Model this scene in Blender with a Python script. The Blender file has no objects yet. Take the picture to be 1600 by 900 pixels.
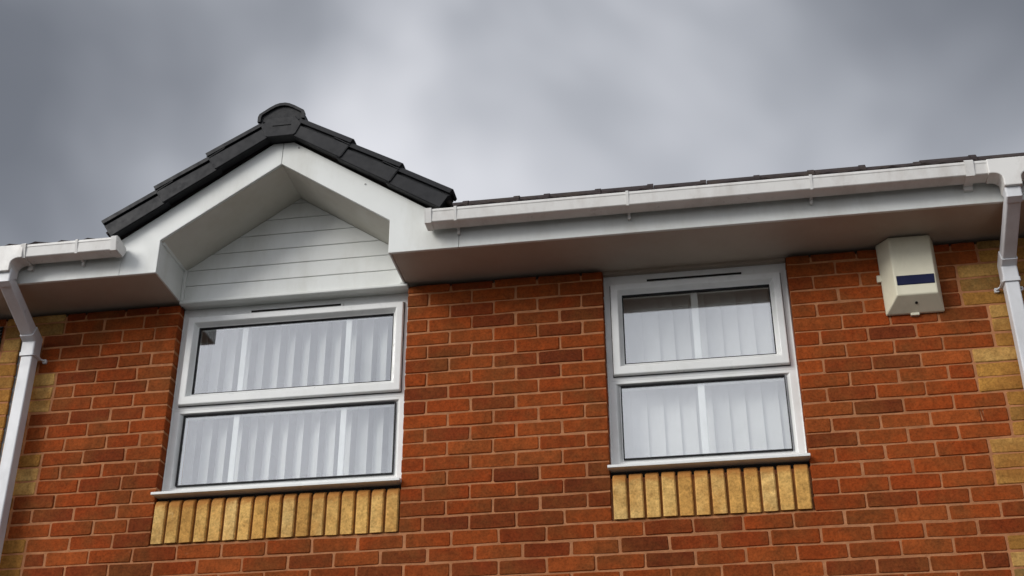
import bpy, math, random
from mathutils import Vector, Matrix
random.seed(7)
R = math.radians
scene = bpy.context.scene
col = scene.collection

# ------------------------------------------------------------------ camera
CAM = Vector((3.2429, -5.8292, 1.6087))
cd = bpy.data.cameras.new('camera'); cam = bpy.data.objects.new('camera', cd); col.objects.link(cam)
cam.location = CAM
cam.rotation_euler = (R(118.3356), R(0.179), R(9.1196))
cd.sensor_width = 36.0; cd.lens = 2048.32 / 1600 * 36.0
cd.clip_start = 0.05; cd.clip_end = 3000
scene.camera = cam
scene.render.resolution_x = 1024; scene.render.resolution_y = 576

# ------------------------------------------------------------------ sky and sun (overcast)
SUN_EL, SUN_AZ = R(28), R(-44)          # azimuth measured from straight in front of the house towards its left
w = bpy.data.worlds.new('World'); scene.world = w; w.use_nodes = True
nt = w.node_tree; nt.nodes.clear()
def N(tree, kind, **kw):
    n = tree.nodes.new(kind)
    for k, v in kw.items():
        if k in n.inputs: n.inputs[k].default_value = v
        else: setattr(n, k, v)
    return n
def ramp(tree, stops, interp='LINEAR'):
    n = tree.nodes.new('ShaderNodeValToRGB'); cr = n.color_ramp; cr.interpolation = interp
    while len(cr.elements) < len(stops): cr.elements.new(0.5)
    for e, (p, c) in zip(cr.elements, stops):
        e.position = p; e.color = (c[0], c[1], c[2], 1) if hasattr(c, '__len__') else (c, c, c, 1)
    return n
sky = N(nt, 'ShaderNodeTexSky', sky_type='NISHITA', sun_disc=False, sun_elevation=SUN_EL, sun_rotation=R(180) - SUN_AZ)
bg_clear = N(nt, 'ShaderNodeBackground'); bg_clear.inputs['Strength'].default_value = 0.06
nt.links.new(sky.outputs[0], bg_clear.inputs['Color'])
tc = N(nt, 'ShaderNodeTexCoord')
mp = N(nt, 'ShaderNodeMapping'); mp.inputs['Location'].default_value = (8.026, 40.883, 4.673); mp.inputs['Scale'].default_value = (1, 1, 1)
nt.links.new(tc.outputs['Generated'], mp.inputs['Vector'])
n1 = N(nt, 'ShaderNodeTexNoise', Scale=2.488, Detail=4.0, Roughness=0.42, Distortion=0.25)
nt.links.new(mp.outputs[0], n1.inputs['Vector'])
cr = ramp(nt, [(0.30, (0.122, 0.132, 0.155)), (0.40, (0.285, 0.30, 0.335)), (0.46, (0.43, 0.445, 0.485)), (0.52, (0.575, 0.585, 0.625)), (0.62, (0.87, 0.875, 0.915))], 'B_SPLINE')
nt.links.new(n1.outputs['Fac'], cr.inputs['Fac'])
bg_cloud = N(nt, 'ShaderNodeBackground'); bg_cloud.inputs['Strength'].default_value = 0.90
# thin cloud glows towards the hidden sun (forward scattering), everywhere by the same law
SD = Vector((math.sin(SUN_AZ) * math.cos(SUN_EL), -math.cos(SUN_AZ) * math.cos(SUN_EL), math.sin(SUN_EL)))
dt = N(nt, 'ShaderNodeVectorMath', operation='DOT_PRODUCT'); dt.inputs[1].default_value = SD
nt.links.new(tc.outputs['Generated'], dt.inputs[0])
cl0 = N(nt, 'ShaderNodeMath', operation='MAXIMUM'); cl0.inputs[1].default_value = 0.0; nt.links.new(dt.outputs['Value'], cl0.inputs[0])
pw0 = N(nt, 'ShaderNodeMath', operation='POWER'); pw0.inputs[1].default_value = 2.0; nt.links.new(cl0.outputs[0], pw0.inputs[0])
gl0 = N(nt, 'ShaderNodeMath', operation='MULTIPLY_ADD'); gl0.inputs[1].default_value = 0.8; gl0.inputs[2].default_value = 1.0; nt.links.new(pw0.outputs[0], gl0.inputs[0])
vm0 = N(nt, 'ShaderNodeVectorMath', operation='SCALE'); nt.links.new(cr.outputs['Color'], vm0.inputs[0]); nt.links.new(gl0.outputs[0], vm0.inputs['Scale'])
nt.links.new(vm0.outputs[0], bg_cloud.inputs['Color'])
mx = N(nt, 'ShaderNodeMixShader'); mx.inputs[0].default_value = 0.93
nt.links.new(bg_clear.outputs[0], mx.inputs[1]); nt.links.new(bg_cloud.outputs[0], mx.inputs[2])
wo = N(nt, 'ShaderNodeOutputWorld'); nt.links.new(mx.outputs[0], wo.inputs['Surface'])

sd = bpy.data.lights.new('sun', 'SUN'); sd.energy = 1.5; sd.angle = R(28); sd.color = (1.0, 0.965, 0.91)
sun = bpy.data.objects.new('sun', sd); col.objects.link(sun)
to_sun = Vector((math.sin(SUN_AZ) * math.cos(SUN_EL), -math.cos(SUN_AZ) * math.cos(SUN_EL), math.sin(SUN_EL)))
sun.rotation_euler = to_sun.to_track_quat('Z', 'Y').to_euler()
sun.location = to_sun * 30

vs = scene.view_settings
vs.view_transform = 'Standard'; vs.look = 'None'; vs.gamma = 1.0; vs.use_curve_mapping = False; vs.exposure = 0.42

# ------------------------------------------------------------------ materials
def newmat(name):
    m = bpy.data.materials.new(name); m.use_nodes = True
    t = m.node_tree; b = t.nodes['Principled BSDF']
    return m, t, b
def pos(t):
    return N(t, 'ShaderNodeNewGeometry').outputs['Position']
def noise(t, scale, detail=4, rough=0.55, vec=None, stretch=None):
    n = N(t, 'ShaderNodeTexNoise', Scale=scale, Detail=detail, Roughness=rough)
    v = vec or pos(t)
    if stretch:
        mm = N(t, 'ShaderNodeMapping'); mm.inputs['Scale'].default_value = stretch
        t.links.new(v, mm.inputs['Vector']); v = mm.outputs[0]
    t.links.new(v, n.inputs['Vector'])
    return n.outputs['Fac']
def mixc(t, a, b, fac, mode='MIX'):
    n = N(t, 'ShaderNodeMix', data_type='RGBA', blend_type=mode)
    for sock, v in ((n.inputs[0], fac), (n.inputs[6], a), (n.inputs[7], b)):
        if hasattr(v, 'is_linked') or hasattr(v, 'links'): t.links.new(v, sock)
        elif hasattr(v, '__len__'): sock.default_value = (*v, 1)
        else: sock.default_value = v
    return n.outputs[2]
def bump(t, b, h, strength=0.3, dist=0.003):
    n = N(t, 'ShaderNodeBump'); n.inputs['Strength'].default_value = strength; n.inputs['Distance'].default_value = dist
    t.links.new(h, n.inputs['Height']); t.links.new(n.outputs[0], b.inputs['Normal'])
def rnd(t):
    oi = N(t, 'ShaderNodeObjectInfo'); g = N(t, 'ShaderNodeNewGeometry')
    a = N(t, 'ShaderNodeMath', operation='ADD'); t.links.new(oi.outputs['Random'], a.inputs[0]); t.links.new(g.outputs['Random Per Island'], a.inputs[1])
    f = N(t, 'ShaderNodeMath', operation='FRACT'); t.links.new(a.outputs[0], f.inputs[0])
    return f.outputs[0]
def rampf(t, fac, stops, interp='LINEAR'):
    r = ramp(t, stops, interp); t.links.new(fac, r.inputs['Fac']); return r.outputs['Color']

def brick_mat(name, stops, brown, speck, mort):
    m, t, b = newmat(name)
    base = rampf(t, rnd(t), stops)
    blot = rampf(t, noise(t, 4.2, 5, 0.62), [(0.42, 0.0), (0.64, 0.85)])
    c = mixc(t, base, brown, blot)
    fine = rampf(t, noise(t, 85, 4, 0.65), [(0.3, 0.66), (0.52, 1.0), (0.75, 1.22)])
    c = mixc(t, c, fine, 1.0, 'MULTIPLY')
    med = rampf(t, noise(t, 26, 3, 0.6), [(0.3, 0.78), (0.7, 1.15)])
    c = mixc(t, c, med, 1.0, 'MULTIPLY')
    wth = rampf(t, noise(t, 1.3, 4, 0.6), [(0.35, 0.80), (0.62, 1.08)])
    c = mixc(t, c, wth, 1.0, 'MULTIPLY')
    sp = rampf(t, noise(t, 130, 2, 0.5), [(0.69, 0.0), (0.74, 0.75)])
    c = mixc(t, c, speck, sp)
    # mortar smears and lime bloom left on the faces
    sm = rampf(t, noise(t, 17, 6, 0.7), [(0.63, 0.0), (0.80, 0.35)])
    c = mixc(t, c, mort, sm)
    t.links.new(c, b.inputs['Base Color'])
    b.inputs['Roughness'].default_value = 0.85; b.inputs['Specular IOR Level'].default_value = 0.08
    bump(t, b, noise(t, 120, 5, 0.65), 0.55, 0.004)
    return m
MORT = (0.43, 0.19, 0.088)
M_RED = brick_mat('red_brick', [(0.0, (0.155, 0.033, 0.010)), (0.08, (0.20, 0.038, 0.010)), (0.3, (0.28, 0.050, 0.010)), (0.75, (0.315, 0.062, 0.012)), (1.0, (0.345, 0.080, 0.018))],
                  (0.195, 0.060, 0.016), (0.09, 0.022, 0.008), MORT)
M_YEL = brick_mat('yellow_brick', [(0.0, (0.64, 0.34, 0.09)), (0.4, (0.75, 0.45, 0.14)), (1.0, (0.82, 0.56, 0.22))],
                  (0.60, 0.31, 0.085), (0.30, 0.12, 0.035), (0.80, 0.62, 0.32))
M_QUO = brick_mat('quoin_brick', [(0.0, (0.25, 0.155, 0.055)), (0.35, (0.37, 0.18, 0.040)), (0.7, (0.46, 0.225, 0.050)), (1.0, (0.54, 0.33, 0.11))],
                  (0.30, 0.125, 0.03), (0.16, 0.065, 0.02), (0.40, 0.23, 0.085))
def soldier_mat():
    m = M_YEL.copy(); m.name = 'sill_brick'; t = m.node_tree; b = t.nodes['Principled BSDF']
    src = b.inputs['Base Color'].links[0].from_socket
    tcn = N(t, 'ShaderNodeTexCoord'); sx = N(t, 'ShaderNodeSeparateXYZ'); t.links.new(tcn.outputs['Object'], sx.inputs[0])
    ad = N(t, 'ShaderNodeMath', operation='MULTIPLY_ADD'); ad.inputs[1].default_value = 0.07; t.links.new(noise(t, 30, 4, 0.7), ad.inputs[0]); t.links.new(sx.outputs['Z'], ad.inputs[2])
    fac = rampf(t, ad.outputs[0], [(0.205, 0.0), (0.232, 0.85)])       # orange-brown towards the top of each brick
    t.links.new(mixc(t, src, (0.42, 0.175, 0.045), fac), b.inputs['Base Color'])
    return m
M_SOL = soldier_mat()
def simple(name, c, rough=0.5, spec=0.5, vary=0.12, sc=6, grime=None, gs=(1, 1, 1), bs=0.0, bsc=60):
    m, t, b = newmat(name)
    f = rampf(t, noise(t, sc, 4, 0.6), [(0.3, 1 - vary), (0.7, 1 + vary * 0.5)])
    cc = mixc(t, c, f, 1.0, 'MULTIPLY')
    if grime:
        g = rampf(t, noise(t, 4.0, 6, 0.68, stretch=gs), [(0.46, 0.0), (0.72, 0.65)])
        cc = mixc(t, cc, grime, g)
    t.links.new(cc, b.inputs['Base Color'])
    rr = rampf(t, noise(t, sc * 3, 3, 0.6), [(0.3, max(rough - 0.1, 0.05)), (0.7, min(rough + 0.12, 1))])
    t.links.new(rr, b.inputs['Roughness'])
    b.inputs['Specular IOR Level'].default_value = spec
    if bs: bump(t, b, noise(t, bsc, 4, 0.6), bs, 0.003)
    return m
M_MORT = simple('mortar', MORT, 0.95, 0.1, 0.25, 22, (0.235, 0.080, 0.030), bs=0.8, bsc=110)
M_PVC = simple('white_pvc', (0.74, 0.76, 0.735), 0.38, 0.45, 0.05, 3, (0.56, 0.56, 0.51), (1.0, 1.0, 0.35))
M_PVCG = simple('gutter_pvc', (0.73, 0.72, 0.69), 0.36, 0.45, 0.06, 4, (0.50, 0.46, 0.42), (2.0, 1.0, 1.0))
M_FRAME = simple('window_pvc', (0.80, 0.81, 0.795), 0.34, 0.4, 0.04, 5, (0.68, 0.68, 0.65), (1.4, 1.0, 1.4))
M_SOFF_SHADED = simple('shaded_soffit_pvc', (0.45, 0.38, 0.31), 0.5, 0.3, 0.08, 2.5, (0.40, 0.31, 0.24), (1, 1, 1))  # white boards; shade under the eaves is put into this brown
M_SLOPE_SHADED = simple('shaded_gable_soffit_pvc', (0.60, 0.585, 0.52), 0.5, 0.3, 0.08, 2.5, (0.48, 0.45, 0.37), (1, 1, 1))  # olive shade beneath the gable slopes mixed into the white board colour
M_PIPE = simple('downpipe_pvc', (0.70, 0.71, 0.73), 0.36, 0.45, 0.05, 5, (0.5, 0.5, 0.5), (1, 1, 0.4))
M_VERGE = simple('black_verge', (0.009, 0.0095, 0.012), 0.5, 0.24, 0.25, 9, (0.022, 0.022, 0.023), (1, 1, 1), bs=0.1)
M_TILE = simple('brown_tile', (0.040, 0.030, 0.030), 0.8, 0.25, 0.35, 14, (0.06, 0.045, 0.03), bs=0.5)
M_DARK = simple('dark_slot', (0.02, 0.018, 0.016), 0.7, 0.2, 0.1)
M_GASK = simple('black_gasket', (0.015, 0.015, 0.016), 0.6, 0.3, 0.1)
M_CREAM = simple('cream_plastic', (0.76, 0.72, 0.555), 0.42, 0.4, 0.06, 8, (0.52, 0.48, 0.34), (1, 1, 0.5))
M_BLUE = simple('blue_lens', (0.004, 0.007, 0.045), 0.4, 0.2, 0.1)
M_BLIND = simple('blind_fabric', (0.58, 0.585, 0.57), 0.85, 0.2, 0.06, 12)
M_ROOM = simple('room_plaster', (0.42, 0.41, 0.39), 0.9, 0.2, 0.08)
M_LEAD = simple('grey_lead', (0.10, 0.10, 0.105), 0.6, 0.4, 0.2)
M_ASPH = simple('asphalt', (0.05, 0.049, 0.047), 0.95, 0.2, 0.3, 30, (0.075, 0.07, 0.062), bs=0.6)
def glass_mat():
    m = bpy.data.materials.new('window_glass'); m.use_nodes = True; t = m.node_tree; t.nodes.clear()
    o = N(t, 'ShaderNodeOutputMaterial')
    tr = N(t, 'ShaderNodeBsdfTransparent'); tr.inputs[0].default_value = (0.965, 0.975, 0.97, 1)
    gl = N(t, 'ShaderNodeBsdfGlossy'); gl.inputs['Color'].default_value = (0.97, 0.98, 1, 1); gl.inputs['Roughness'].default_value = 0.012
    fr = N(t, 'ShaderNodeLayerWeight'); fr.inputs[0].default_value = 0.5
    pw = N(t, 'ShaderNodeMath', operation='POWER'); pw.inputs[1].default_value = 4.0; t.links.new(fr.outputs['Facing'], pw.inputs[0])
    mul = N(t, 'ShaderNodeMath', operation='MULTIPLY_ADD'); mul.inputs[1].default_value = 0.85; mul.inputs[2].default_value = 0.185
    t.links.new(pw.outputs[0], mul.inputs[0])
    b = N(t, 'ShaderNodeBump'); b.inputs['Strength'].default_value = 0.06; b.inputs['Distance'].default_value = 0.01
    t.links.new(noise(t, 2.2, 1, 0.5), b.inputs['Height']); t.links.new(b.outputs[0], gl.inputs['Normal'])
    s = N(t, 'ShaderNodeMixShader'); t.links.new(mul.outputs[0], s.inputs[0]); t.links.new(tr.outputs[0], s.inputs[1]); t.links.new(gl.outputs[0], s.inputs[2])
    t.links.new(s.outputs[0], o.inputs['Surface'])
    return m
M_GLASS = glass_mat()

# ------------------------------------------------------------------ mesh helpers
class MB:
    def __init__(s): s.v = []; s.f = []
    def add(s, vs, fs):
        o = len(s.v); s.v += [tuple(q) for q in vs]; s.f += [tuple(i + o for i in f) for f in fs]; return s
    def box(s, x0, x1, y0, y1, z0, z1):
        v = [(x, y, z) for x in (x0, x1) for y in (y0, y1) for z in (z0, z1)]
        return s.add(v, [(0, 1, 3, 2), (4, 6, 7, 5), (0, 4, 5, 1), (2, 3, 7, 6), (0, 2, 6, 4), (1, 5, 7, 3)])
    def prism_y(s, pts, y0, y1):          # polygon in x,z (counter-clockwise seen from the front) extruded in y
        n = len(pts)
        v = [(x, y0, z) for x, z in pts] + [(x, y1, z) for x, z in pts]
        f = [tuple(range(n)), tuple(range(2 * n - 1, n - 1, -1))]
        f += [(i, i + n, (i + 1) % n + n, (i + 1) % n) for i in range(n)]
        return s.add(v, f)
    def prism_x(s, pts, x0, x1):          # polygon in y,z extruded in x
        n = len(pts)
        v = [(x0, y, z) for y, z in pts] + [(x1, y, z) for y, z in pts]
        f = [tuple(range(n)), tuple(range(2 * n - 1, n - 1, -1))]
        f += [(i, i + n, (i + 1) % n + n, (i + 1) % n) for i in range(n)]
        return s.add(v, f)
    def ring(s, x0, x1, z0, z1, prof, ins):   # mitred frame; prof = [(t, y)], ins = (left, right, bottom, top) inset at t = 1
        l, r, b, tp = ins; vs = []; fs = []
        for t, y in prof:
            vs += [(x0 + l * t, y, z0 + b * t), (x1 - r * t, y, z0 + b * t), (x1 - r * t, y, z1 - tp * t), (x0 + l * t, y, z1 - tp * t)]
        for k in range(len(prof) - 1):
            for i in range(4):
                j = (i + 1) % 4
                fs.append((4 * k + i, 4 * k + j, 4 * k + 4 + j, 4 * k + 4 + i))
        return s.add(vs, fs)
    def sweep(s, path, prof, up=Vector((1, 0, 0)), cap=True):   # prof in (a, b): a along up, b along up x tangent
        path = [Vector(p) for p in path]; n = len(prof); base = len(s.v); vs = []; fs = []
        for i, p in enumerate(path):
            d1 = (path[i] - path[i - 1]).normalized() if i else None
            d2 = (path[i + 1] - path[i]).normalized() if i < len(path) - 1 else None
            d = (d1 + d2).normalized() if d1 and d2 else (d1 or d2)
            k = 1 / max(d.dot(d2 or d1), 0.3)
            side = d.cross(up).normalized()
            for a, b in prof: vs.append(p + up * a + side * b * k)
        for i in range(len(path) - 1):
            for j in range(n):
                k = (j + 1) % n
                fs.append((i * n + j, i * n + k, (i + 1) * n + k, (i + 1) * n + j))
        if cap:
            fs.append(tuple(range(n - 1, -1, -1))); fs.append(tuple((len(path) - 1) * n + j for j in range(n)))
        return s.add(vs, fs)
    def mesh(s, name, mat, smooth=False):
        me = bpy.data.meshes.new(name); me.from_pydata(s.v, [], s.f); me.validate(); me.materials.append(mat)
        import bmesh
        bm = bmesh.new(); bm.from_mesh(me); bmesh.ops.recalc_face_normals(bm, faces=bm.faces); bm.to_mesh(me); bm.free()
        if smooth:
            for p in me.polygons: p.use_smooth = True
        return me
    def build(s, name, mat, parent=None, bevel=0.0, seg=2, smooth=False, loc=None):
        return link(name, s.mesh(name, mat, smooth), parent, bevel, seg, loc)
def link(name, me, parent=None, bevel=0.0, seg=2, loc=None):
    o = bpy.data.objects.new(name, me); col.objects.link(o)
    if parent: o.parent = parent
    if loc: o.location = loc
    if bevel:
        b = o.modifiers.new('bevel', 'BEVEL'); b.width = bevel; b.segments = seg; b.limit_method = 'ANGLE'; b.angle_limit = R(28)
        b.harden_normals = False
    return o
def thing(name, label, cat, loc=(0, 0, 0), group=None):
    o = bpy.data.objects.new(name, None); col.objects.link(o); o.location = loc
    o['label'] = label; o['category'] = cat
    if group: o['group'] = group
    return o
def rsq(h, r, seg=3):                    # rounded square profile
    pts = []
    for cx, cy, a0 in ((h - r, h - r, 0), (-h + r, h - r, 90), (-h + r, -h + r, 180), (h - r, -h + r, 270)):
        for k in range(seg + 1):
            a = R(a0 + 90 * k / seg); pts.append((cx + r * math.cos(a), cy + r * math.sin(a)))
    return pts
CR = cam.rotation_euler.to_matrix()
def px(p):
    q = CR.transposed() @ (Vector(p) - CAM)
    return 800 + 2048.32 * q.x / -q.z, 450 - 2048.32 * q.y / -q.z

# ------------------------------------------------------------------ dimensions (metres)
B0 = 4.8; CH = 0.075                      # first bed joint under the eaves, course height
SOF = 4.866; FY = -0.34                   # soffit height, face of the fascia
LX0, LX1, RX0, RX1 = 0.530, 1.772, 2.780, 3.700   # the two window openings
PL, PR = -0.3375, 4.7275                  # ends of this house's front
SILL = 3.775
AX = 1.150; TP = math.tan(R(33.5))        # gable ridge line and pitch
def bed(n): return B0 - CH * n

# ------------------------------------------------------------------ ground
g = MB(); g.add([(-400, -400, 0), (400, -400, 0), (400, 400, 0), (-400, 400, 0)], [(0, 1, 2, 3)])
o = g.build('ground', M_ASPH); o['kind'] = 'structure'

# ------------------------------------------------------------------ the three houses
house = thing('brick_house', 'red brick house front with small gable, two white windows and yellow brick sills', 'house', (2.2, 0, 0))
lefth = thing('brick_house', 'neighbouring brick house at left edge with yellow end bricks behind the downpipe', 'house', (-1.5, 0, 0))
righth = thing('brick_house', 'neighbouring brick house at right edge beyond the right downpipe', 'house', (6.0, 0, 0))
def under(parent):                        # children are modelled in world coordinates
    return parent
def P(o, parent):
    o.parent = parent; o.matrix_parent_inverse = Matrix.Identity(4)
    # keep world placement: subtract the parents' own offset
    off = Vector((0, 0, 0)); q = parent
    while q: off += q.location; q = q.parent
    o.location = Vector(o.location) - off
    return o
def B(mb, name, mat, parent, bevel=0.0, seg=2, smooth=False):
    return P(mb.build(name, mat, None, bevel, seg, smooth), parent)

# --- wall cores (mortar) with the openings
RC = 0.0035                                # joint recess
def core(parent, boxes):
    m = MB()
    for b in boxes: m.box(*b)
    return B(m, 'wall', M_MORT, parent)
e = 0.0025
WT = 4.832
wall = core(house, [(PL + e, LX0 - e, RC, 0.30, 3.53, WT), (LX1 + e, RX0 - e, RC, 0.30, 3.53, WT), (RX1 + e, PR - e, RC, 0.30, 3.53, WT),
                    (PL + e, PR - e, RC, 0.30, 0.0, 3.53),
                    (LX0 - e, LX1 + e, 0.02, 0.30, 3.53, 3.74), (RX0 - e, RX1 + e, 0.02, 0.30, 3.53, 3.74)])
lwall = core(lefth, [(-4.0, PL - 0.021, RC, 0.30, 0.0, WT)])
rwall = core(righth, [(PR + 0.021, 8.5, RC, 0.30, 0.0, WT)])
# movement joints between the houses
jm = MB().box(PL - 0.019, PL + 0.004, 0.012, 0.2, 0, WT); B(jm, 'movement_joint', M_LEAD, house)
jm = MB().box(PR - 0.004, PR + 0.019, 0.012, 0.2, 0, WT); B(jm, 'movement_joint', M_LEAD, house)

# --- bricks
cache = {}
def brick_data(L, H, D=0.102, rough=0.0019, edge=0.004, rngseed=0):
    rg = random.Random(rngseed * 977 + int(L * 1e4) + int(H * 1e5))
    j = lambda a=rough: rg.uniform(-a, a)
    h, k, c = L / 2, H / 2, 0.005
    out = [(-h + c, -k), (0 + j(0.02), -k), (h - c, -k), (h, -k + c), (h, k - c), (h - c, k), (0 + j(0.02), k), (-h + c, k), (-h, k - c), (-h, -k + c)]
    out = [(x + j(), z + j()) for x, z in out]
    vs = []
    tx, tz = j(0.006), j(0.012)
    for (x, z) in out: vs.append((x, D, z))
    for (x, z) in out: vs.append((x, edge + x * tx + z * tz, z))
    for (x, z) in out: vs.append((x * (1 - edge / h), j(0.0006) + x * tx + z * tz, z * (1 - edge / k)))
    n = len(out); fs = []
    for r_ in range(2):
        for i in range(n):
            q = (i + 1) % n; fs.append((r_ * n + i, r_ * n + q, (r_ + 1) * n + q, (r_ + 1) * n + i))
    fs.append(tuple(range(2 * n, 3 * n)))
    return vs, fs
NV = 12
def brick_mesh(L, H, mat, var, D=0.102):
    key = (round(L, 3), round(H, 3), mat.name, var, D)
    if key not in cache:
        m = MB(); vs, fs = brick_data(round(L, 3), round(H, 3), D, rngseed=var); m.add(vs, fs)
        cache[key] = m.mesh('brick', mat)
    return cache[key]
def seg_bricks(a, b, joints, course):
    xs = [a] + [q for q in sorted(joints) if a + 0.035 < q < b - 0.035] + [b]
    res = []
    for i in range(len(xs) - 1):
        l = xs[i] + (0 if i == 0 else 0.0043); r = xs[i + 1] - (0 if i == len(xs) - 2 else 0.0043)
        res.append((l, r, course))
    return res
def grid(off, lo, hi): 
    k0 = math.floor((lo - off) / 0.225) - 1
    return [off + 0.225 * k for k in range(k0, k0 + int((hi - lo) / 0.225) + 4)]
reds, quoins, lreds, lquo, rreds, rquo = [], [], [], [], [], []
for n in range(0, 65):
    odd = n % 2 == 1
    # quoin widths at both ends of the house
    Llong = (n % 6) in (5, 0, 1) if n >= 5 else n in (0, 1)   # 5-7, 11-13, 17-19 ...
    Llong = ((n - 5) % 6) < 3
    Rlong = ((n - 2) % 6) < 3
    ql = -0.1125 if Llong else -0.225
    qr = 4.5 if Rlong else 4.6125
    quoins += [(PL, ql - 0.005, n), (qr + 0.005, PR, n)]
    a, b = ql + 0.005, qr - 0.005
    if n <= 17:
        lj = [-0.1125, 0.1125, 0.3375] if odd else [0.0, 0.225, 0.405]
        cj = grid(1.884 if odd else 1.9965, LX1, RX0)
        rj = grid(3.930 if odd else 3.8176, RX1, PR)
        rj = [q for q in rj if q < qr - 0.06] + ([4.5] if not Rlong and not odd and n > 0 else [])
        reds += seg_bricks(a, LX0, lj, n) + seg_bricks(LX1, RX0, cj, n) + seg_bricks(RX1, b, rj, n)
    else:
        reds += seg_bricks(a, b, grid(0.0 if not odd else 0.1125, a, b), n)
    # neighbours
    lq = -0.4575 if n in (2, 3) or ((n - 2) % 6) >= 3 else -0.57
    lquo.append((lq + 0.005 if n not in (2, 3) else -0.453, PL - 0.016, n))
    if n in (2, 3): lreds += seg_bricks(-4.0, -0.70, grid(-0.9 if odd else -0.7875, -4, -0.7), n)
    else: lreds += seg_bricks(-4.0, lq - 0.005, grid(-0.57 if odd else -0.6825, -4, lq), n)
    rq = 4.8525 if not Rlong else 4.965
    rquo.append((PR + 0.016, rq - 0.005, n)); rreds += seg_bricks(rq + 0.005, 8.5, grid(0.0 if odd else 0.1125, rq, 8.5), n)
def zr(n):
    top = bed(n - 1) - 0.0041 if n > 0 else 4.846
    return bed(n) + 0.0041, top
def vis(b):
    l, r, n = b; z0, z1 = zr(n); c = [px((x, 0, z)) for x in (l, r) for z in (z0, z1)]
    x0, x1 = max(min(q[0] for q in c), 0), min(max(q[0] for q in c), 1600)
    y0, y1 = max(min(q[1] for q in c), 0), min(max(q[1] for q in c), 900)
    return max(x1 - x0, 0) * max(y1 - y0, 0) * (0.35 if n == 0 else 1)
def lay(items, name, mat, parent, limit):
    order = sorted(items, key=vis, reverse=True)
    single = [b for b in order[:limit] if vis(b) > 0]; rest = [b for b in items if b not in set(single)]
    for (l, r, n) in single:
        z0, z1 = zr(n)
        dl, dh = random.choice((0, 0, 0.0015, -0.001)), random.choice((0, 0.001, 0.002))
        o = link(name, brick_mesh(r - l + dl, z1 - z0 + dh, mat, random.randrange(NV)))
        o.location = ((l + r) / 2, random.uniform(-0.0018, 0.0018), (z0 + z1) / 2 + random.uniform(-0.0014, 0.0014))
        o.rotation_euler = (random.uniform(-0.006, 0.006), random.uniform(-0.004, 0.004), random.uniform(-0.004, 0.004))
        P(o, parent)
    if rest:
        m = MB()
        for (l, r, n) in rest:
            z0, z1 = zr(n); vs_, fs_ = brick_data(r - l, z1 - z0, 0.06, rngseed=random.randrange(NV))
            dy = random.uniform(-0.0015, 0.0015)
            m.add([(x + (l + r) / 2, y + dy, z + (z0 + z1) / 2) for x, y, z in vs_], fs_)
        o = B(m, name + '_field', mat, parent); o['kind'] = 'stuff'
lay(reds, 'brick', M_RED, wall, 300)
lay(quoins, 'quoin_brick', M_QUO, wall, 300)
lay(lreds, 'brick', M_RED, lwall, 60); lay(lquo, 'quoin_brick', M_QUO, lwall, 60)
lay(rreds, 'brick', M_RED, rwall, 60); lay(rquo, 'quoin_brick', M_QUO, rwall, 60)

# --- soldier course of yellow bricks under each window, rounded at the top front edge
def soldier_mesh(W, var):
    rg = random.Random(var); m = MB(); h = W / 2; H = 0.229; rad = 0.040; ed = 0.0055
    prof = [(0.0, 0.0), (0.0, H - rad)]      # (y, z) front outline
    for k in range(1, 5):
        a = R(90 * k / 4); prof.append((rad * (1 - math.cos(a)) * 1.3, H - rad + rad * math.sin(a)))
    prof += [(0.10, H), (0.10, 0.0)]
    def j(a=0.001): return rg.uniform(-a, a)
    cols = [(-h, ed), (-h + ed, 0.0), (h - ed, 0.0), (h, ed)]
    vs = []
    for x, dy in cols:
        for i, (y, z) in enumerate(prof):
            ins = dy if i < 6 else 0
            zz = z + (0.003 if dy and i == 0 else 0) - (dy * 0.6 if i in (4, 5) else 0)
            vs.append((x + j(0.0008), y + ins + j(0.0006), zz + j(0.0012)))
    n = len(prof); fs = []
    for c in range(3):
        for i in range(n):
            q = (i + 1) % n; fs.append((c * n + i, c * n + q, (c + 1) * n + q, (c + 1) * n + i))
    fs.append(tuple(range(n))); fs.append(tuple(range(4 * n - 1, 3 * n - 1, -1)))
    m.add(vs, fs); return m.mesh('soldier_brick', M_SOL)
for (x0, x1, cnt) in ((LX0, LX1, 17), (RX0 + 0.005, RX1 - 0.006, 12)):
    pitch = (x1 - x0) / cnt
    ms = [soldier_mesh(pitch - 0.0125, v + int(x0 * 100)) for v in range(5)]
    for i in range(cnt):
        o = link('soldier_brick', random.choice(ms))
        o.location = (x0 + pitch * (i + 0.5), -0.007 + random.uniform(-0.002, 0.002), 3.535 + random.uniform(-0.0015, 0.0015))
        o.rotation_euler = (0, random.uniform(-0.006, 0.006), 0)
        P(o, wall)
    # mortar bed behind the soldiers, level with the joints
    B(MB().box(x0 + 0.003, x1 - 0.003, 0.010, 0.09, 3.532, 3.715), 'mortar_bed', simple('soldier_mortar', (0.25, 0.11, 0.035), 0.95, 0.1, 0.3, 20), wall)

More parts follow.
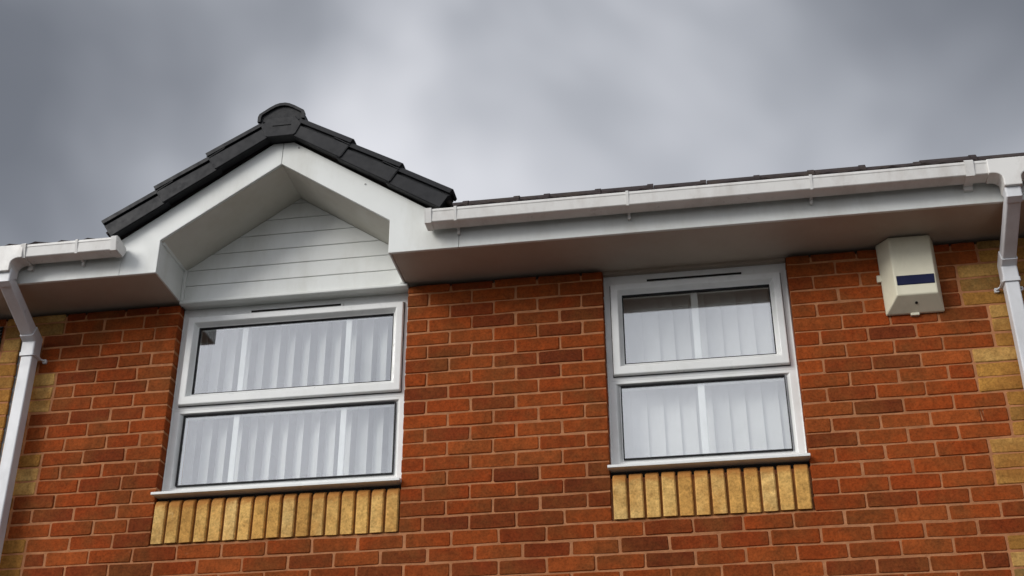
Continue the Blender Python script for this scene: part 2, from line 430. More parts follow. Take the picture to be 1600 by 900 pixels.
# ------------------------------------------------------------------ windows
FYW = 0.070                                # front of the outer frame
def window(x0, x1, top, bars, barw):
    root = bpy.data.objects.new('window', None); col.objects.link(root); root.location = ((x0 + x1) / 2, 0, SILL); P(root, house)
    xa, xb = x0 + 0.003, x1 - 0.003
    zb, zm, zs = 3.800, 4.262, 4.790       # frame foot, transom, top of the opening sash
    # outer frame: fixed light below, rebate for the sash above
    m = MB()
    m.ring(xa, xb, zb, zm, [(0, 0.14), (0, FYW), (0.62, FYW), (0.68, FYW + 0.003), (0.90, FYW + 0.019), (1.0, FYW + 0.020), (1.0, 0.14)], (0.060, 0.060, 0.057, 0.025))
    m.ring(xa, xb, zm, top, [(0, 0.14), (0, FYW), (0.9, FYW), (1.0, FYW + 0.004), (1.0, 0.14)], (0.046, 0.046, 0.034, top - zs + 0.012))
    B(m, 'frame', M_FRAME, root, 0.0015, 1)
    # opening sash standing proud of the frame
    m = MB()
    m.ring(x0 + 0.034, x1 - 0.034, 4.286, zs, [(0.02, 0.12), (0.0, FYW - 0.006), (0.0, FYW - 0.022), (0.06, FYW - 0.026), (0.60, FYW - 0.026), (0.66, FYW - 0.023), (0.92, FYW + 0.004), (1.0, FYW + 0.006), (1.0, 0.12)],
           (0.057, 0.057, 0.068, 0.052))
    B(m, 'sash', M_FRAME, root, 0.0015, 1)
    # gap shadow gasket round the sash
    m = MB(); m.ring(x0 + 0.0305, x1 - 0.0305, 4.282, zs + 0.0035, [(0, FYW + 0.03), (0, FYW - 0.003), (1, FYW - 0.003), (1, FYW + 0.03)], (0.006,) * 4)
    B(m, 'gasket', M_GASK, root)
    for (gx0, gx1, gz0, gz1) in ((x0 + 0.091, x1 - 0.091, 4.354, 4.738), (x0 + 0.063, x1 - 0.063, 3.857, 4.237)):
        m = MB(); m.ring(gx0 - 0.001, gx1 + 0.001, gz0 - 0.001, gz1 + 0.001, [(0, 0.10), (0, FYW + 0.0055), (1, FYW + 0.0075), (1, 0.10)], (0.005,) * 4)
        B(m, 'glazing_gasket', M_GASK, root)
        pn = B(MB().box(gx0 - 0.004, gx1 + 0.004, FYW + 0.016, FYW + 0.020, gz0 - 0.004, gz1 + 0.004), 'pane', M_GLASS, root)
        for bx in bars:
            B(MB().box(bx - barw / 2, bx + barw / 2, FYW + 0.026, FYW + 0.034, gz0, gz1), 'glazing_bar', M_FRAME, root, 0.002, 1)
    # sill
    m = MB(); m.prism_x([(-0.040, SILL + 0.001), (-0.040, SILL + 0.013), (-0.036, SILL + 0.016), (0.10, SILL + 0.027), (0.10, SILL + 0.004), (-0.028, SILL + 0.001)], x0 - 0.008, x1 + 0.004)
    B(m, 'sill', M_FRAME, root, 0.002, 2)
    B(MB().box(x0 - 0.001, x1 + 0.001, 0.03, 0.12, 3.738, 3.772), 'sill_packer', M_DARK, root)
    # trickle vent: hood with a dark slot
    vx0, vx1 = ((x0 + x1) / 2 - 0.245, (x0 + x1) / 2 + 0.245) if bars.__len__() == 2 else ((x0 + x1) / 2 - 0.238, (x0 + x1) / 2 + 0.238)
    m = MB().box(vx0 - 0.012, vx1 + 0.012, FYW - 0.007, FYW + 0.002, 4.797, 4.820)
    v = B(m, 'trickle_vent', M_FRAME, root, 0.003, 2)
    m = MB().box(vx0, vx1, FYW - 0.0095, FYW + 0.0, 4.8015, 4.8125); B(m, 'vent_slot', M_DARK, root)
    return root
winL = window(LX0, LX1, 4.849, (0.872, 1.438), 0.031)
winR = window(RX0, RX1, 4.849, (3.233,), 0.034)
# packing board between the head of the right frame and the soffit
B(MB().box(RX0 + 0.002, RX1 - 0.002, 0.045, 0.14, 4.8495, 4.8655), 'head_trim', M_SOFF_SHADED, winR)
B(MB().box(LX0 + 0.002, LX1 - 0.002, 0.02, 0.14, 4.8495, 4.8655), 'head_trim', M_PVC, winL)
# mastic bead down the jambs
for root, x0, x1 in ((winL, LX0, LX1), (winR, RX0, RX1)):
    for x in (x0 + 0.003, x1 - 0.003):
        B(MB().sweep([(x, 0.066, 3.80), (x + 0.001, 0.066, 4.1), (x - 0.001, 0.066, 4.5), (x, 0.066, 4.845)], [(0.005, 0), (0, 0.005), (-0.005, 0), (0, -0.005)]), 'sealant_bead', M_FRAME, root)

# rooms behind the windows
for x0, x1 in ((LX0 - 0.35, LX1 + 0.25), (RX0 - 0.4, RX1 + 0.4)):
    m = MB(); y0, y1, z0, z1 = 0.31, 3.0, 2.6, 5.0
    m.box(x0, x1, y1, y1 + 0.1, z0, z1); m.box(x0 - 0.1, x0, y0, y1 + 0.1, z0, z1); m.box(x1, x1 + 0.1, y0, y1 + 0.1, z0, z1)
    m.box(x0 - 0.1, x1 + 0.1, y0, y1 + 0.1, z1, z1 + 0.1); m.box(x0 - 0.1, x1 + 0.1, y0, y1 + 0.1, z0 - 0.1, z0)
    B(m, 'room', M_ROOM, house)
    # window board and lining inside the reveal
m = MB()
for x0, x1 in ((LX0, LX1), (RX0, RX1)): m.box(x0, x1, 0.142, 0.31, 3.78, 3.82)
B(m, 'window_board', M_FRAME, house)

# vertical blinds
def blind(label, x0, x1, pitch, ang, y, jit):
    t = thing('vertical_blind', label, 'blind', ((x0 + x1) / 2, y, 3.83), 'vertical blinds behind the windows')
    P_ = lambda m, n, mat, bv=0: B(m, n, mat, t, bv, 1)
    P_(MB().box(x0, x1, y - 0.02, y + 0.02, 4.815, 4.845), 'head_rail', M_BLIND, 0.003)
    n = int((x1 - x0) / pitch)
    wdt = 0.089
    mb = MB(); segs = 6; vs = []
    for z in (0.0, 0.96):
        for i in range(segs + 1):
            u = (i / segs - 0.5); vs.append((u * wdt, 0.005 * (1 - 4 * u * u), z))
    fs = [(i, i + 1, segs + 2 + i, segs + 1 + i) for i in range(segs)]
    mb.add(vs, fs); me = mb.mesh('slat', M_BLIND, True)
    for i in range(n):
        o = link('slat', me); o.location = (x0 + pitch * (i + 0.6), y, 3.85)
        o.rotation_euler = (0, random.uniform(-0.004, 0.004), ang + random.uniform(-jit, jit)); P(o, t)
blind('white vertical blind with half turned slats behind the left window under the gable', LX0 + 0.02, LX1 - 0.01, 0.083, R(-40), 0.190, 0.10)
blind('white vertical blind with closed slats behind the right window', RX0 + 0.01, RX1 - 0.01, 0.080, R(-9), 0.190, 0.03)

# ------------------------------------------------------------------ eaves: fascia, soffit, gable
IL, IR, BZ = 0.531, 1.748, 5.050           # inner corners of the gable opening, height of the box ends
IAX, IAZ = 1.148, 5.455
FT = 5.060                                 # top of the eaves fascia
OL = 0.300; ORr = 2 * AX - OL              # where the gable boards leave the fascia top
OZ = 5.060 + (AX - OL) * TP                # apex of the board's top edge
FB = 4.859
fas = bpy.data.objects.new('fascia', None); col.objects.link(fas); fas.location = (2.2, FY, FB); P(fas, house)
g1, g2 = 0.0008, 0.0008
def board(name, pts, mat=M_PVC, y0=FY, y1=FY + 0.018, parent=fas, bv=0.003): return B(MB().prism_y(pts, y0, y1), name, mat, parent, bv, 2)
board('fascia_board', [(PL, FB), (IL - 0.20, FB), (IL - 0.20, FT), (PL, FT)])
# the gable boards run on into the boxed ends
board('gable_board', [(IL - 0.20, FB), (IL, FB), (IL, BZ), (IAX - g1, IAZ), (AX - g1, OZ), (OL, FT), (IL - 0.20, FT)])
board('gable_board', [(IR, FB), (2.105, FB), (2.105, FT), (ORr, FT), (AX + g2, OZ), (IAX + g2, IAZ), (IR, BZ)])
board('fascia_board', [(2.1065, FB), (PR, FB), (PR, FT), (2.1065, FT)])
for q in ((467, 231), (571, 288)):         # nail heads on the right gable board
    d = CR @ Vector(((q[0] - 800) / 2048.32, -(q[1] - 450) / 2048.32, -1)); p = CAM + d * ((FY - CAM.y) / d.y)
    m = MB(); ring_ = [(p.x + 0.0055 * math.cos(R(45 * k)), p.z + 0.0055 * math.sin(R(45 * k))) for k in range(8)]
    m.prism_y(ring_, FY - 0.002, FY + 0.004); B(m, 'nail_head', simple('nail', (0.3, 0.3, 0.29), 0.5), fas)
# neighbours' fascia
B(MB().prism_y([(-4, FB), (PL - 0.0015, FB), (PL - 0.0015, FT), (-4, FT)], FY, FY + 0.018), 'fascia_board', M_PVC, lefth, 0.003)
B(MB().prism_y([(PR + 0.0015, FB), (8.5, FB), (8.5, FT), (PR + 0.0015, FT)], FY, FY + 0.018), 'fascia_board', M_PVC, righth, 0.003)
# flat soffits
sof = bpy.data.objects.new('soffit', None); col.objects.link(sof); sof.location = (2.2, 0, SOF); P(sof, house)
def soff(x0, x1, parent=sof, y1=0.15, nm='soffit_board'): B(MB().box(x0, x1, FY + 0.019, y1, SOF, SOF + 0.009), nm, M_SOFF_SHADED, parent)
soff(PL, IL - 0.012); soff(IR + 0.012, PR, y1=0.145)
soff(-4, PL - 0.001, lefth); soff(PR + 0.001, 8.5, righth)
# boxed ends, sloping soffit under the gable
B(MB().box(IL - 0.010, IL, FY + 0.019, 0.0, FB + 0.002, BZ + 0.004), 'box_end', M_PVC, sof, 0.001, 1)
B(MB().box(IR, IR + 0.010, FY + 0.019, 0.0, FB + 0.002, BZ + 0.004), 'box_end', M_PVC, sof, 0.001, 1)
B(MB().prism_y([(IL, BZ), (IAX, IAZ), (IAX, IAZ + 0.011), (IL - 0.006, BZ + 0.008)], FY + 0.019, 0.03), 'sloping_soffit', M_SLOPE_SHADED, sof)
B(MB().prism_y([(IR, BZ), (IR + 0.006, BZ + 0.008), (IAX, IAZ + 0.011), (IAX, IAZ)], FY + 0.019, 0.03), 'sloping_soffit', M_SLOPE_SHADED, sof)
# corner trims
B(MB().sweep([(IL + 0.004, FY + 0.03, BZ - 0.002), (IL + 0.004, -0.004, BZ - 0.002)], [(0.006, 0.008), (-0.006, 0.008), (-0.006, -0.008), (0.006, -0.008)]), 'corner_trim', M_PVC, sof, 0.002)
B(MB().box(IL + 0.0005, IL + 0.017, -0.018, 0.0, 4.862, BZ), 'corner_trim', M_PVC, sof, 0.003)
B(MB().box(IR - 0.017, IR - 0.0005, -0.018, 0.0, 4.862, BZ), 'corner_trim', M_PVC, sof, 0.003)
# cladding boards inside the gable
clad = B(MB().prism_y([(IL, 4.866), (1.768, 4.866), (1.768, 4.90), (IR, BZ + 0.0), (IAX, IAZ), (IL, BZ)], 0.016, 0.03), 'gable_cladding', M_DARK, house)
def clip_board(z0, z1):
    def lim(z): 
        if z <= BZ: return IL + 0.002, IR - 0.002
        t = (z - BZ) / (IAZ - BZ); return IL + 0.002 + (IAX - IL) * t, IR - 0.002 - (IR - IAX) * t
    zt = min(z1, IAZ - 0.004)
    l0, r0 = lim(z0); l1, r1 = lim(zt)
    pts = [(l0, z0), (r0, z0)]
    if z0 < BZ < zt: pts += [(IR - 0.002, BZ)]
    pts += [(r1, zt), (l1, zt)]
    if z0 < BZ < zt: pts += [(IL + 0.002, BZ)]
    return pts
z = 4.8625
k = 0
while z < IAZ - 0.02:
    z1 = z + 0.0935
    B(MB().prism_y(clip_board(z + 0.0012, z1 - 0.0012), 0.0, 0.014), 'cladding_board', M_PVC, clad, 0.0035, 2)
    z = z1
B(MB().prism_x([(-0.016, 4.842), (-0.020, 4.846), (-0.020, 4.858), (-0.012, 4.8615), (0.016, 4.8615), (0.016, 4.842)], IL + 0.0, 1.7715), 'base_trim', M_PVC, clad, 0.002)

# ------------------------------------------------------------------ roofs
PM = math.atan2(7.675 - 5.036, 3.8 + 0.405)
def main_roof(parent, x0, x1, pitch, name='roof', skip=0, rx1=None):
    ey, ez = -0.405, 5.036
    root = bpy.data.objects.new(name, None); col.objects.link(root); root.location = ((x0 + x1) / 2, 0, 5.0); P(root, parent)
    up = Vector((0, math.cos(pitch), math.sin(pitch))); nn = Vector((0, -math.sin(pitch), math.cos(pitch)))
    Ls = 4.205 / math.cos(pitch); gauge = 0.345
    m = MB()                                # deck
    a = Vector((0, ey + 0.03, ez - 0.03)); b = a + up * (Ls - 0.03); a = a + up * (skip * gauge)
    c = b + Vector((0, 4.2, -4.2 * math.tan(pitch)))
    for v0, v1 in ((a, b), (b, c)):
        n2 = Vector((0, 0, -0.02))
        m.add([(x0, *v0.yz), (x1, *v0.yz), (x1, *v1.yz), (x0, *v1.yz), (x0, *(v0 + n2).yz), (x1, *(v0 + n2).yz), (x1, *(v1 + n2).yz), (x0, *(v1 + n2).yz)],
              [(0, 1, 2, 3), (7, 6, 5, 4), (0, 4, 5, 1), (1, 5, 6, 2), (2, 6, 7, 3), (3, 7, 4, 0)])
    B(m, 'roof_deck', M_TILE, root)
    # tile course meshes: interlocking tiles with two rolls, eaves course as single tiles
    def tile(mb, x, s, dz=0.0):
        tw = tw0 - 0.002; prof = []
        for i in range(13):
            u = i / 12; h = 0.012 * max(0, math.cos((u * 2 % 1 - 0.5) * math.pi * 2.2)) if True else 0
            prof.append((x + u * tw, h))
        lo = Vector((0, ey, ez)) + up * s + nn * (0.012 + dz); hi = lo + up * (gauge + 0.06) - nn * 0.020
        vs = []
        for q in (lo, hi):
            for (xx, h) in prof: vs.append((xx, *(q + nn * h).yz))
        for (xx, h) in prof: vs.append((xx, *(lo + nn * (h - 0.016)).yz))
        n_ = len(prof)
        fs = [(i, i + 1, n_ + i + 1, n_ + i) for i in range(n_ - 1)] + [(2 * n_ + i, 2 * n_ + i + 1, i + 1, i) for i in range(n_ - 1)]
        mb.add(vs, fs)
    nx = max(1, round((x1 - x0) / 0.3)); tw0 = (x1 - x0) / nx
    for i in range(nx if not skip else 0):
        mb = MB(); tile(mb, x0 + i * tw0, 0, random.uniform(-0.002, 0.004)); B(mb, 'eaves_tile', M_TILE, root)
    mb = MB(); s = gauge * max(skip, 1)
    while s < Ls - 0.2:
        for i in range(nx): tile(mb, x0 + i * tw0, s, random.uniform(-0.002, 0.003))
        s += gauge
    o = B(mb, 'roof_tiles', M_TILE, root); o['kind'] = 'stuff'
    # ridge tiles with mortar lumps at their joints
    rz = ez + math.sin(pitch) * Ls; ry = ey + math.cos(pitch) * Ls
    prof = [(0.12 * math.cos(R(a_)), 0.105 * math.sin(R(a_)) - 0.035) for a_ in range(0, 181, 20)]
    x = x0; i = 0
    while x < x1 - 0.05:
        mb = MB(); L = min(0.445, x1 - x)
        dz = random.uniform(-0.006, 0.006) + (0.012 if 4.9 < x < 5.3 else 0.0)
        for (xa, xb, gsc) in ((x, x + L - 0.05, 1.0), (x + L - 0.05, x + L, 1.10)):
            vs = [(xa, ry + q[0] * gsc, rz + q[1] * gsc + dz) for q in prof] + [(xb, ry + q[0] * gsc, rz + q[1] * gsc + dz) for q in prof]
            n_ = len(prof); mb.add(vs, [(k_, k_ + 1, n_ + k_ + 1, n_ + k_) for k_ in range(n_ - 1)] + [tuple(range(n_)), tuple(range(n_, 2 * n_))])
        B(mb, 'ridge_tile', M_TILE, root)
        x += 0.45; i += 1
    return root
main_roof(house, 2.06, PR, PM)
main_roof(house, 0.9, 2.06, PM, skip=3)
main_roof(house, 0.24, 0.9, PM - R(1.3), skip=3)
main_roof(house, PL, 0.24, PM - R(1.3))
main_roof(lefth, -4.0, PL, PM - R(1.3))
main_roof(righth, PR, 8.6, PM - R(0.05))

# gable roof
gr = bpy.data.objects.new('gable_roof', None); col.objects.link(gr); gr.location = (AX, 0, 5.06); P(gr, house)
th = R(33.5)
for sgn in (-1, 1):
    ux = Vector((-sgn * math.cos(th), 0, math.sin(th)))      # up the slope
    nx_ = Vector((sgn * math.sin(th), 0, math.cos(th)))
    p0 = Vector((AX + sgn * (AX - 0.29), 0, 5.060))           # bottom of the verge at the eaves
    def sp(s, n_, y): return p0 + ux * s + nx_ * n_ + Vector((0, y, 0))
    Lg = (AX - 0.29) / math.cos(th)
    # tiles
    rowmesh = None
    for r_ in range(4):
        s0 = -0.02 + r_ * 0.30; s1 = min(s0 + 0.36, Lg + 0.04)
        for c in range(5):
            y0 = -0.36 + c * 0.30; y1 = y0 + 0.297
            if c == 4 and r_ == 0: continue
            m = MB(); pts = []
            for (s_, n0, n1) in ((s0, 0.062, 0.080), (s1, 0.042, 0.060)):
                pts += [sp(s_, n0, y0), sp(s_, n0, y1), sp(s_, n1, y1), sp(s_, n1, y0)]
            m.add(pts, [(0, 1, 2, 3), (7, 6, 5, 4), (0, 4, 5, 1), (1, 5, 6, 2), (2, 6, 7, 3), (3, 7, 4, 0)])
            B(m, 'roof_tile', M_TILE, gr, 0.003, 1)
    m = MB(); pts = [sp(s_, n_, y) for s_ in (0.03, Lg + 0.01) for n_ in (0.012, 0.04) for y in (-0.33, 1.3)]
    m.add(pts, [(0, 1, 3, 2), (4, 6, 7, 5), (0, 4, 5, 1), (2, 3, 7, 6), (0, 2, 6, 4), (1, 5, 7, 3)]); B(m, 'roof_deck', M_TILE, gr)
    # dry verge caps, each lapping over the one below
    ends = [(-0.005, 0.335), (0.315, 0.655), (0.635, Lg - 0.055)]
    for i, (s0, s1) in enumerate(ends):
        m = MB()
        lift0, lift1 = 0.018, -0.004
        if i == 0: lift0 = 0.012
        yo = -0.004 * i
        # (n, y) outline of the cap: underside return, face, step, bead, top flange
        prof = [(0.004, -0.345), (0.000, -0.398), (0.003, -0.402), (0.070, -0.402), (0.073, -0.399), (0.076, -0.388), (0.084, -0.388), (0.085, -0.406), (0.110, -0.404), (0.116, -0.396), (0.117, -0.370), (0.117, -0.300), (0.100, -0.300), (0.100, -0.375), (0.014, -0.392), (0.014, -0.345)]
        vs = []
        for (s_, lf) in ((s0, lift0), (s1, lift1)):
            for n_, y in prof: vs.append(sp(s_, n_ * 1.0 + lf * min(1, n_ / 0.03 + 0.2), y + (yo if lf > 0 else yo + 0.004)))
        k_ = len(prof)
        m.add(vs, [(a, (a + 1) % k_, (a + 1) % k_ + k_, a + k_) for a in range(k_)] + [tuple(range(k_)), tuple(range(2 * k_ - 1, k_ - 1, -1))])
        vc = B(m, 'verge_cap', M_VERGE, gr, 0.0012, 1)
        # closed lower end plate, and a short raised clip rib
        m = MB(); a = [sp(s0 - 0.004, 0.012 if i else 0.002, y) for y in (-0.401 + yo, -0.300)] + [sp(s0 - 0.004, 0.132, y) for y in (-0.300, -0.378 + yo)] + [sp(s0 - 0.004, 0.098, -0.400 + yo)]
        b = [q + ux * 0.008 for q in a]
        m.add(a + b, [(0, 1, 2, 3, 4), (9, 8, 7, 6, 5)] + [(q, (q + 1) % 5, (q + 1) % 5 + 5, q + 5) for q in range(5)])
        if i: B(m, 'end_plate', M_VERGE, vc, 0.001, 1)
        else:
            B(MB().add([sp(0.004, 0.006, -0.395), sp(0.004, 0.006, -0.30), sp(0.004, 0.11, -0.30), sp(0.004, 0.10, -0.385)] + [sp(0.012, 0.006, -0.395), sp(0.012, 0.006, -0.30), sp(0.012, 0.11, -0.30), sp(0.012, 0.10, -0.385)],
                       [(0, 1, 2, 3), (7, 6, 5, 4), (0, 4, 5, 1), (1, 5, 6, 2), (2, 6, 7, 3), (3, 7, 4, 0)]), 'end_plate', M_VERGE, vc)
        m = MB(); a = [sp(s_, n_, y) for s_ in (s0 + 0.002, s0 + 0.10) for n_ in (0.090, 0.094) for y in (-0.4045 + yo, -0.392)]
        m.add(a, [(0, 1, 3, 2), (4, 6, 7, 5), (0, 4, 5, 1), (2, 3, 7, 6), (0, 2, 6, 4), (1, 5, 7, 3)])
        if i: B(m, 'clip_rib', M_VERGE, vc)
# apex piece and ridge end cap
ap = [(1.070, 5.592), (1.082, 5.585), (1.222, 5.585), (1.234, 5.592), (1.262, 5.655), (1.225, 5.705), (1.080, 5.705), (1.042, 5.655)]
m = MB().prism_y(ap, -0.412, -0.345); apx = B(m, 'apex_piece', M_VERGE, gr, 0.003, 2)
B(MB().box(1.105, 1.205, -0.416, -0.41, 5.650, 5.656), 'clip_rib', M_VERGE, apx)
B(MB().box(1.075, 1.23, -0.345, -0.30, 5.584, 5.592), 'apex_return', M_VERGE, apx)
def arch(cx, zb, wd, ht, flat=0.0):
    pts = [(cx - wd, zb)]
    for (fx, fz) in ((-1.0, 0.30), (-0.95, 0.46), (-0.55, 0.78), (-0.30, 0.94), (-0.12, 1.0), (0.12, 1.0), (0.30, 0.94), (0.55, 0.78), (0.95, 0.46), (1.0, 0.30)):
        pts.append((cx + fx * wd, zb + fz * ht))
    pts.append((cx + wd, zb)); return pts[::-1]
rc = B(MB().prism_y(arch(AX, 5.684, 0.124, 0.104), -0.405, -0.30), 'ridge_end_cap', M_VERGE, gr, 0.004, 2)
m = MB(); A1 = arch(AX, 5.682, 0.129, 0.111); A0 = arch(AX, 5.684, 0.112, 0.092); n_ = len(A1)
for ya, yb in ((-0.418, -0.402),):
    v = [(x, ya, z) for x, z in A1] + [(x, ya, z) for x, z in A0] + [(x, yb, z) for x, z in A1] + [(x, yb, z) for x, z in A0]
    f = []
    for i in range(n_ - 1):
        f += [(i, i + 1, n_ + i + 1, n_ + i), (2 * n_ + i, 2 * n_ + i + 1, i + 1, i), (n_ + i, n_ + i + 1, 3 * n_ + i + 1, 3 * n_ + i), (3 * n_ + i, 3 * n_ + i + 1, 2 * n_ + i + 1, 2 * n_ + i)]
    m.add(v, f)
B(m, 'cap_rim', M_VERGE, rc)
for i in range(4):
    y0 = -0.30 + 0.42 * i
    B(MB().prism_y(arch(AX, 5.680, 0.120, 0.106), y0, y0 + 0.415), 'ridge_tile', M_TILE, gr, 0.004, 1)

# ------------------------------------------------------------------ gutters
GP = [(-0.350, 5.004), (-0.352, 4.990), (-0.372, 4.950), (-0.445, 4.950), (-0.450, 4.954), (-0.4560, 5.004), (-0.4585, 5.006), (-0.4585, 5.018), (-0.4550, 5.021), (-0.446, 5.021), (-0.445, 5.014), (-0.4500, 5.004), (-0.4440, 4.957), (-0.375, 4.954), (-0.356, 4.992), (-0.354, 5.004)]
def gutter_run(x0, x1, parent): return B(MB().prism_x(GP, x0, x1), 'gutter', M_PVCG, parent, 0.0012, 1)
def outline(off):
    return [(-0.347, 5.006), (-0.350 - off, 4.986), (-0.372, 4.950 - off), (-0.447 - off, 4.950 - off), (-0.4585 - off, 5.004), (-0.4610 - off, 5.020), (-0.4560, 5.024 + off), (-0.444, 5.024)]
def band(x, wd, off, parent, name, mat=M_PVCG, tail=True):
    o1 = outline(off); o2 = outline(off - 0.003); n = len(o1); m = MB()
    v = [(xx, y, z) for xx in (x - wd / 2, x + wd / 2) for (y, z) in o1] + [(xx, y, z) for xx in (x - wd / 2, x + wd / 2) for (y, z) in o2]
    f = []
    for i in range(n - 1):
        f += [(i, i + 1, n + i + 1, n + i), (2 * n + i + 1, 2 * n + i, 3 * n + i, 3 * n + i + 1), (i, 2 * n + i, 2 * n + i + 1, i + 1), (n + i, n + i + 1, 3 * n + i + 1, 3 * n + i)]
    m.add(v, f)
    if tail: m.box(x - wd / 2, x + wd / 2, -0.362, FY + 0.001, 4.925, 4.985); m.box(x - wd / 2, x + wd / 2, -0.375, -0.36, 4.944, 4.952)
    return B(m, name, mat, parent)
def end_cap(x, parent, s):
    m = MB().prism_x([(y + (-0.002 if y < -0.4 else 0.0), z + (0.002 if z > 5 else -0.002)) for y, z in [(-0.346, 5.008), (-0.350, 4.985), (-0.371, 4.949), (-0.447, 4.949), (-0.460, 5.004), (-0.461, 5.022), (-0.444, 5.024)]], min(x, x + s * 0.004), max(x, x + s * 0.004))
    B(m, 'end_cap', M_PVCG, parent, 0.0015, 1)
    return band(x - s * 0.016, 0.03, 0.004, parent, 'end_collar', tail=False)
def outlet(cx, parent):
    m = MB(); hw, nw = 0.098, 0.040; zt, zb_, zn = 5.022, 4.944, 4.872
    pts = [(cx - hw, zt), (cx - hw, zb_)]
    for k_ in range(0, 5):
        a = R(90 * k_ / 4); pts.append((cx - hw + 0.018 + (hw - 0.018 - nw) * math.sin(a), zb_ - (0.032) * (1 - math.cos(a))))
    right = [(2 * cx - x, z) for x, z in pts]
    poly = pts + [(cx - nw, zn), (cx + nw, zn)] + right[::-1]
    m.prism_y(poly, -0.4635, -0.366)
    return B(m, 'gutter_outlet', M_PVCG, parent, 0.004, 2)
gR = gutter_run(1.958, PR - 0.001, house); gL = gutter_run(PL + 0.001, 0.352, house)
gNL = gutter_run(-4.0, PL - 0.001, lefth); gNR = gutter_run(PR + 0.001, 8.5, righth)
end_cap(1.958, gR, -1); end_cap(0.352, gL, 1)
for x in (2.108, 2.953, 3.822): band(x, 0.013, 0.0025, gR, 'gutter_bracket')
band(4.545, 0.040, 0.005, gR, 'gutter_union', tail=True)
for x in (0.134,): band(x, 0.013, 0.0025, gL, 'gutter_bracket')
band(-0.155, 0.026, 0.005, gL, 'gutter_union')
outlet(4.722, gR); outlet(-0.252, gL)

# ------------------------------------------------------------------ downpipes
def downpipe(cx, lug, name='downpipe'):
    root = bpy.data.objects.new(name, None); col.objects.link(root); root.location = (cx, -0.068, 0); P(root, house)
    yv = -0.066; yt = -0.410
    zt, zl = 4.862, 4.665
    B(MB().sweep([(cx, yt, 4.868), (cx, yt, zt - 0.02), (cx, yv + 0.0, zl), (cx, yv, zl - 0.03)], rsq(0.0325, 0.007)), 'offset_pipe', M_PIPE, root, 0)
    d = Vector((0, yv - yt, zl - (zt - 0.02))).normalized(); bend0 = Vector((cx, yt, zt - 0.02))
    B(MB().sweep([(cx, yt, 4.892), (cx, yt, zt - 0.02), bend0 + d * 0.012], rsq(0.0365, 0.008)), 'bend', M_PIPE, root)
    e0 = Vector((cx, yv, zl))
    B(MB().sweep([e0 - d * 0.062, e0, (cx, yv, 4.572)], rsq(0.0375, 0.008)), 'bend', M_PIPE, root)
    B(MB().sweep([(cx, yv, 4.60), (cx, yv, 0.12)], rsq(0.0325, 0.007)), 'pipe', M_PIPE, root)
    cl = B(MB().sweep([(cx, yv, 4.583), (cx, yv, 4.563)], rsq(0.0405, 0.008)), 'pipe_clip', M_PIPE, root)
    for s in (-1, 1):
        xx = cx + s * 0.0395; m = MB()
        m.sweep([(xx, -0.09, 4.573), (xx + s * 0.002, -0.03, 4.570), (xx + s * 0.022, -0.006, 4.566)], rsq(0.0045, 0.002))
        m.sweep([(xx + s * 0.016, -0.012, 4.566), (xx + s * 0.016, 0.001, 4.566)], rsq(0.011, 0.005))
        B(m, 'clip_lug', M_PIPE, cl)
        B(MB().sweep([(xx + s * 0.016, -0.0145, 4.566), (xx + s * 0.016, -0.010, 4.566)], rsq(0.004, 0.0018)), 'screw', M_LEAD, cl)
    for z in (2.4, 0.9): B(MB().sweep([(cx, yv, z), (cx, yv, z - 0.02)], rsq(0.0405, 0.008)), 'pipe_clip', M_PIPE, root)
    B(MB().sweep([(cx, yv, 0.16), (cx, yv - 0.01, 0.10), (cx, yv - 0.08, 0.03)], rsq(0.0375, 0.008)), 'shoe', M_PIPE, root)
    return root
downpipe(-0.243, 1)
downpipe(4.720, -1)

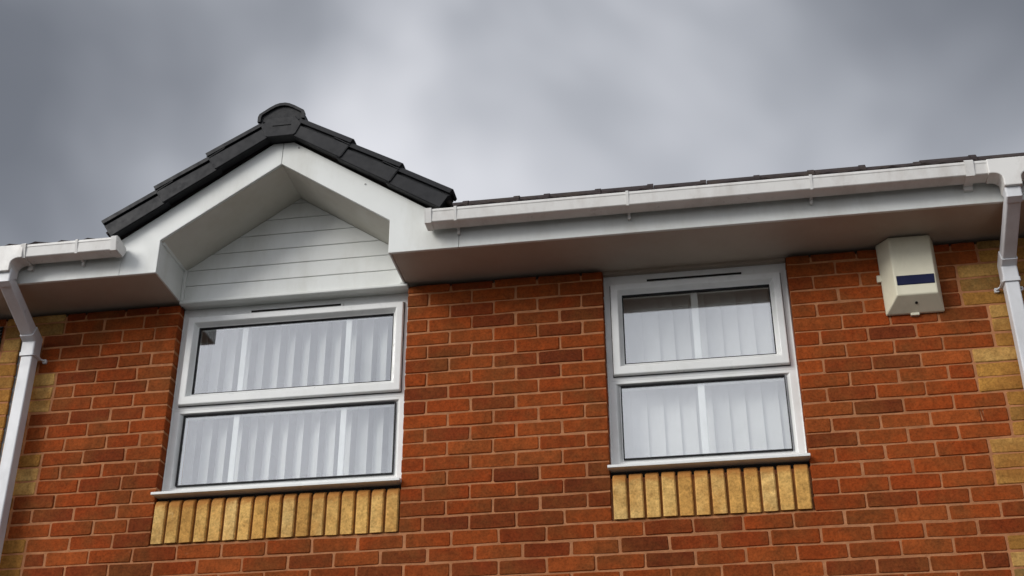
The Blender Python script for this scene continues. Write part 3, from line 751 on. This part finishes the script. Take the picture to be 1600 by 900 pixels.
# ------------------------------------------------------------------ neighbour's vent at the left edge
m = MB().box(-0.69, -0.468, -0.006, 0.03, 4.652, 4.798)
vt = B(m, 'air_vent', M_DARK, lefth)
for i in range(7):
    z = 4.66 + i * 0.0205
    B(MB().prism_x([(-0.018, z), (-0.006, z + 0.012), (-0.006, z + 0.015), (-0.020, z + 0.003)], -0.69, -0.470), 'louvre', M_LEAD if i else M_FRAME, vt)

# ------------------------------------------------------------------ burglar alarm box
al = thing('alarm_box', 'cream burglar alarm box with dark blue strip on the brick wall', 'alarm box', (4.275, 0, 4.475))
bk = [(4.138, 4.474), (4.410, 4.474), (4.410, 4.862), (4.138, 4.862)]
md = [(4.190, 4.537), (4.380, 4.537), (4.384, 4.858), (4.190, 4.858)]
v = [(x, -0.001, z) for x, z in bk] + [(x, -0.012, z) for x, z in bk] + [(x, -0.092 if z < 4.6 else -0.086, z) for x, z in md]
f = [(3, 2, 1, 0), (8, 9, 10, 11)] + [(i, (i + 1) % 4, (i + 1) % 4 + 4, i + 4) for i in range(4)] + [(i + 4, (i + 1) % 4 + 4, (i + 1) % 4 + 8, i + 8) for i in range(4)]
B(MB().add(v, f), 'cover', M_CREAM, al, 0.007, 3)
st = B(MB().add([(x, y, z) for y in (-0.0945, -0.086) for x, z in ((4.199, 4.590), (4.373, 4.590), (4.375, 4.640), (4.199, 4.640))], [(0, 1, 2, 3), (7, 6, 5, 4), (0, 4, 5, 1), (1, 5, 6, 2), (2, 6, 7, 3), (3, 7, 4, 0)]), 'blue_lens', M_BLUE, al, 0.0015, 1)
pc = Vector((4.279, -0.056, 4.509))
nrm = Vector((0, -0.63, -0.78)).normalized(); a1 = Vector((1, 0, 0)); a2 = nrm.cross(a1)
ringp = [pc + a1 * 0.007 * math.cos(R(40 * k)) + a2 * 0.007 * math.sin(R(40 * k)) for k in range(9)]
m = MB(); m.add([q + nrm * 0.0025 for q in ringp] + [q - nrm * 0.01 for q in ringp], [tuple(range(9)), tuple(range(17, 8, -1))] + [(i, (i + 1) % 9, (i + 1) % 9 + 9, i + 9) for i in range(9)])
B(m, 'screw', M_DARK, al)
B(MB().box(4.120, 4.150, -0.016, 0.001, 4.656, 4.692), 'tab', M_CREAM, al, 0.002)
B(MB().box(4.252, 4.292, -0.016, 0.001, 4.464, 4.484), 'tab', M_CREAM, al, 0.002)
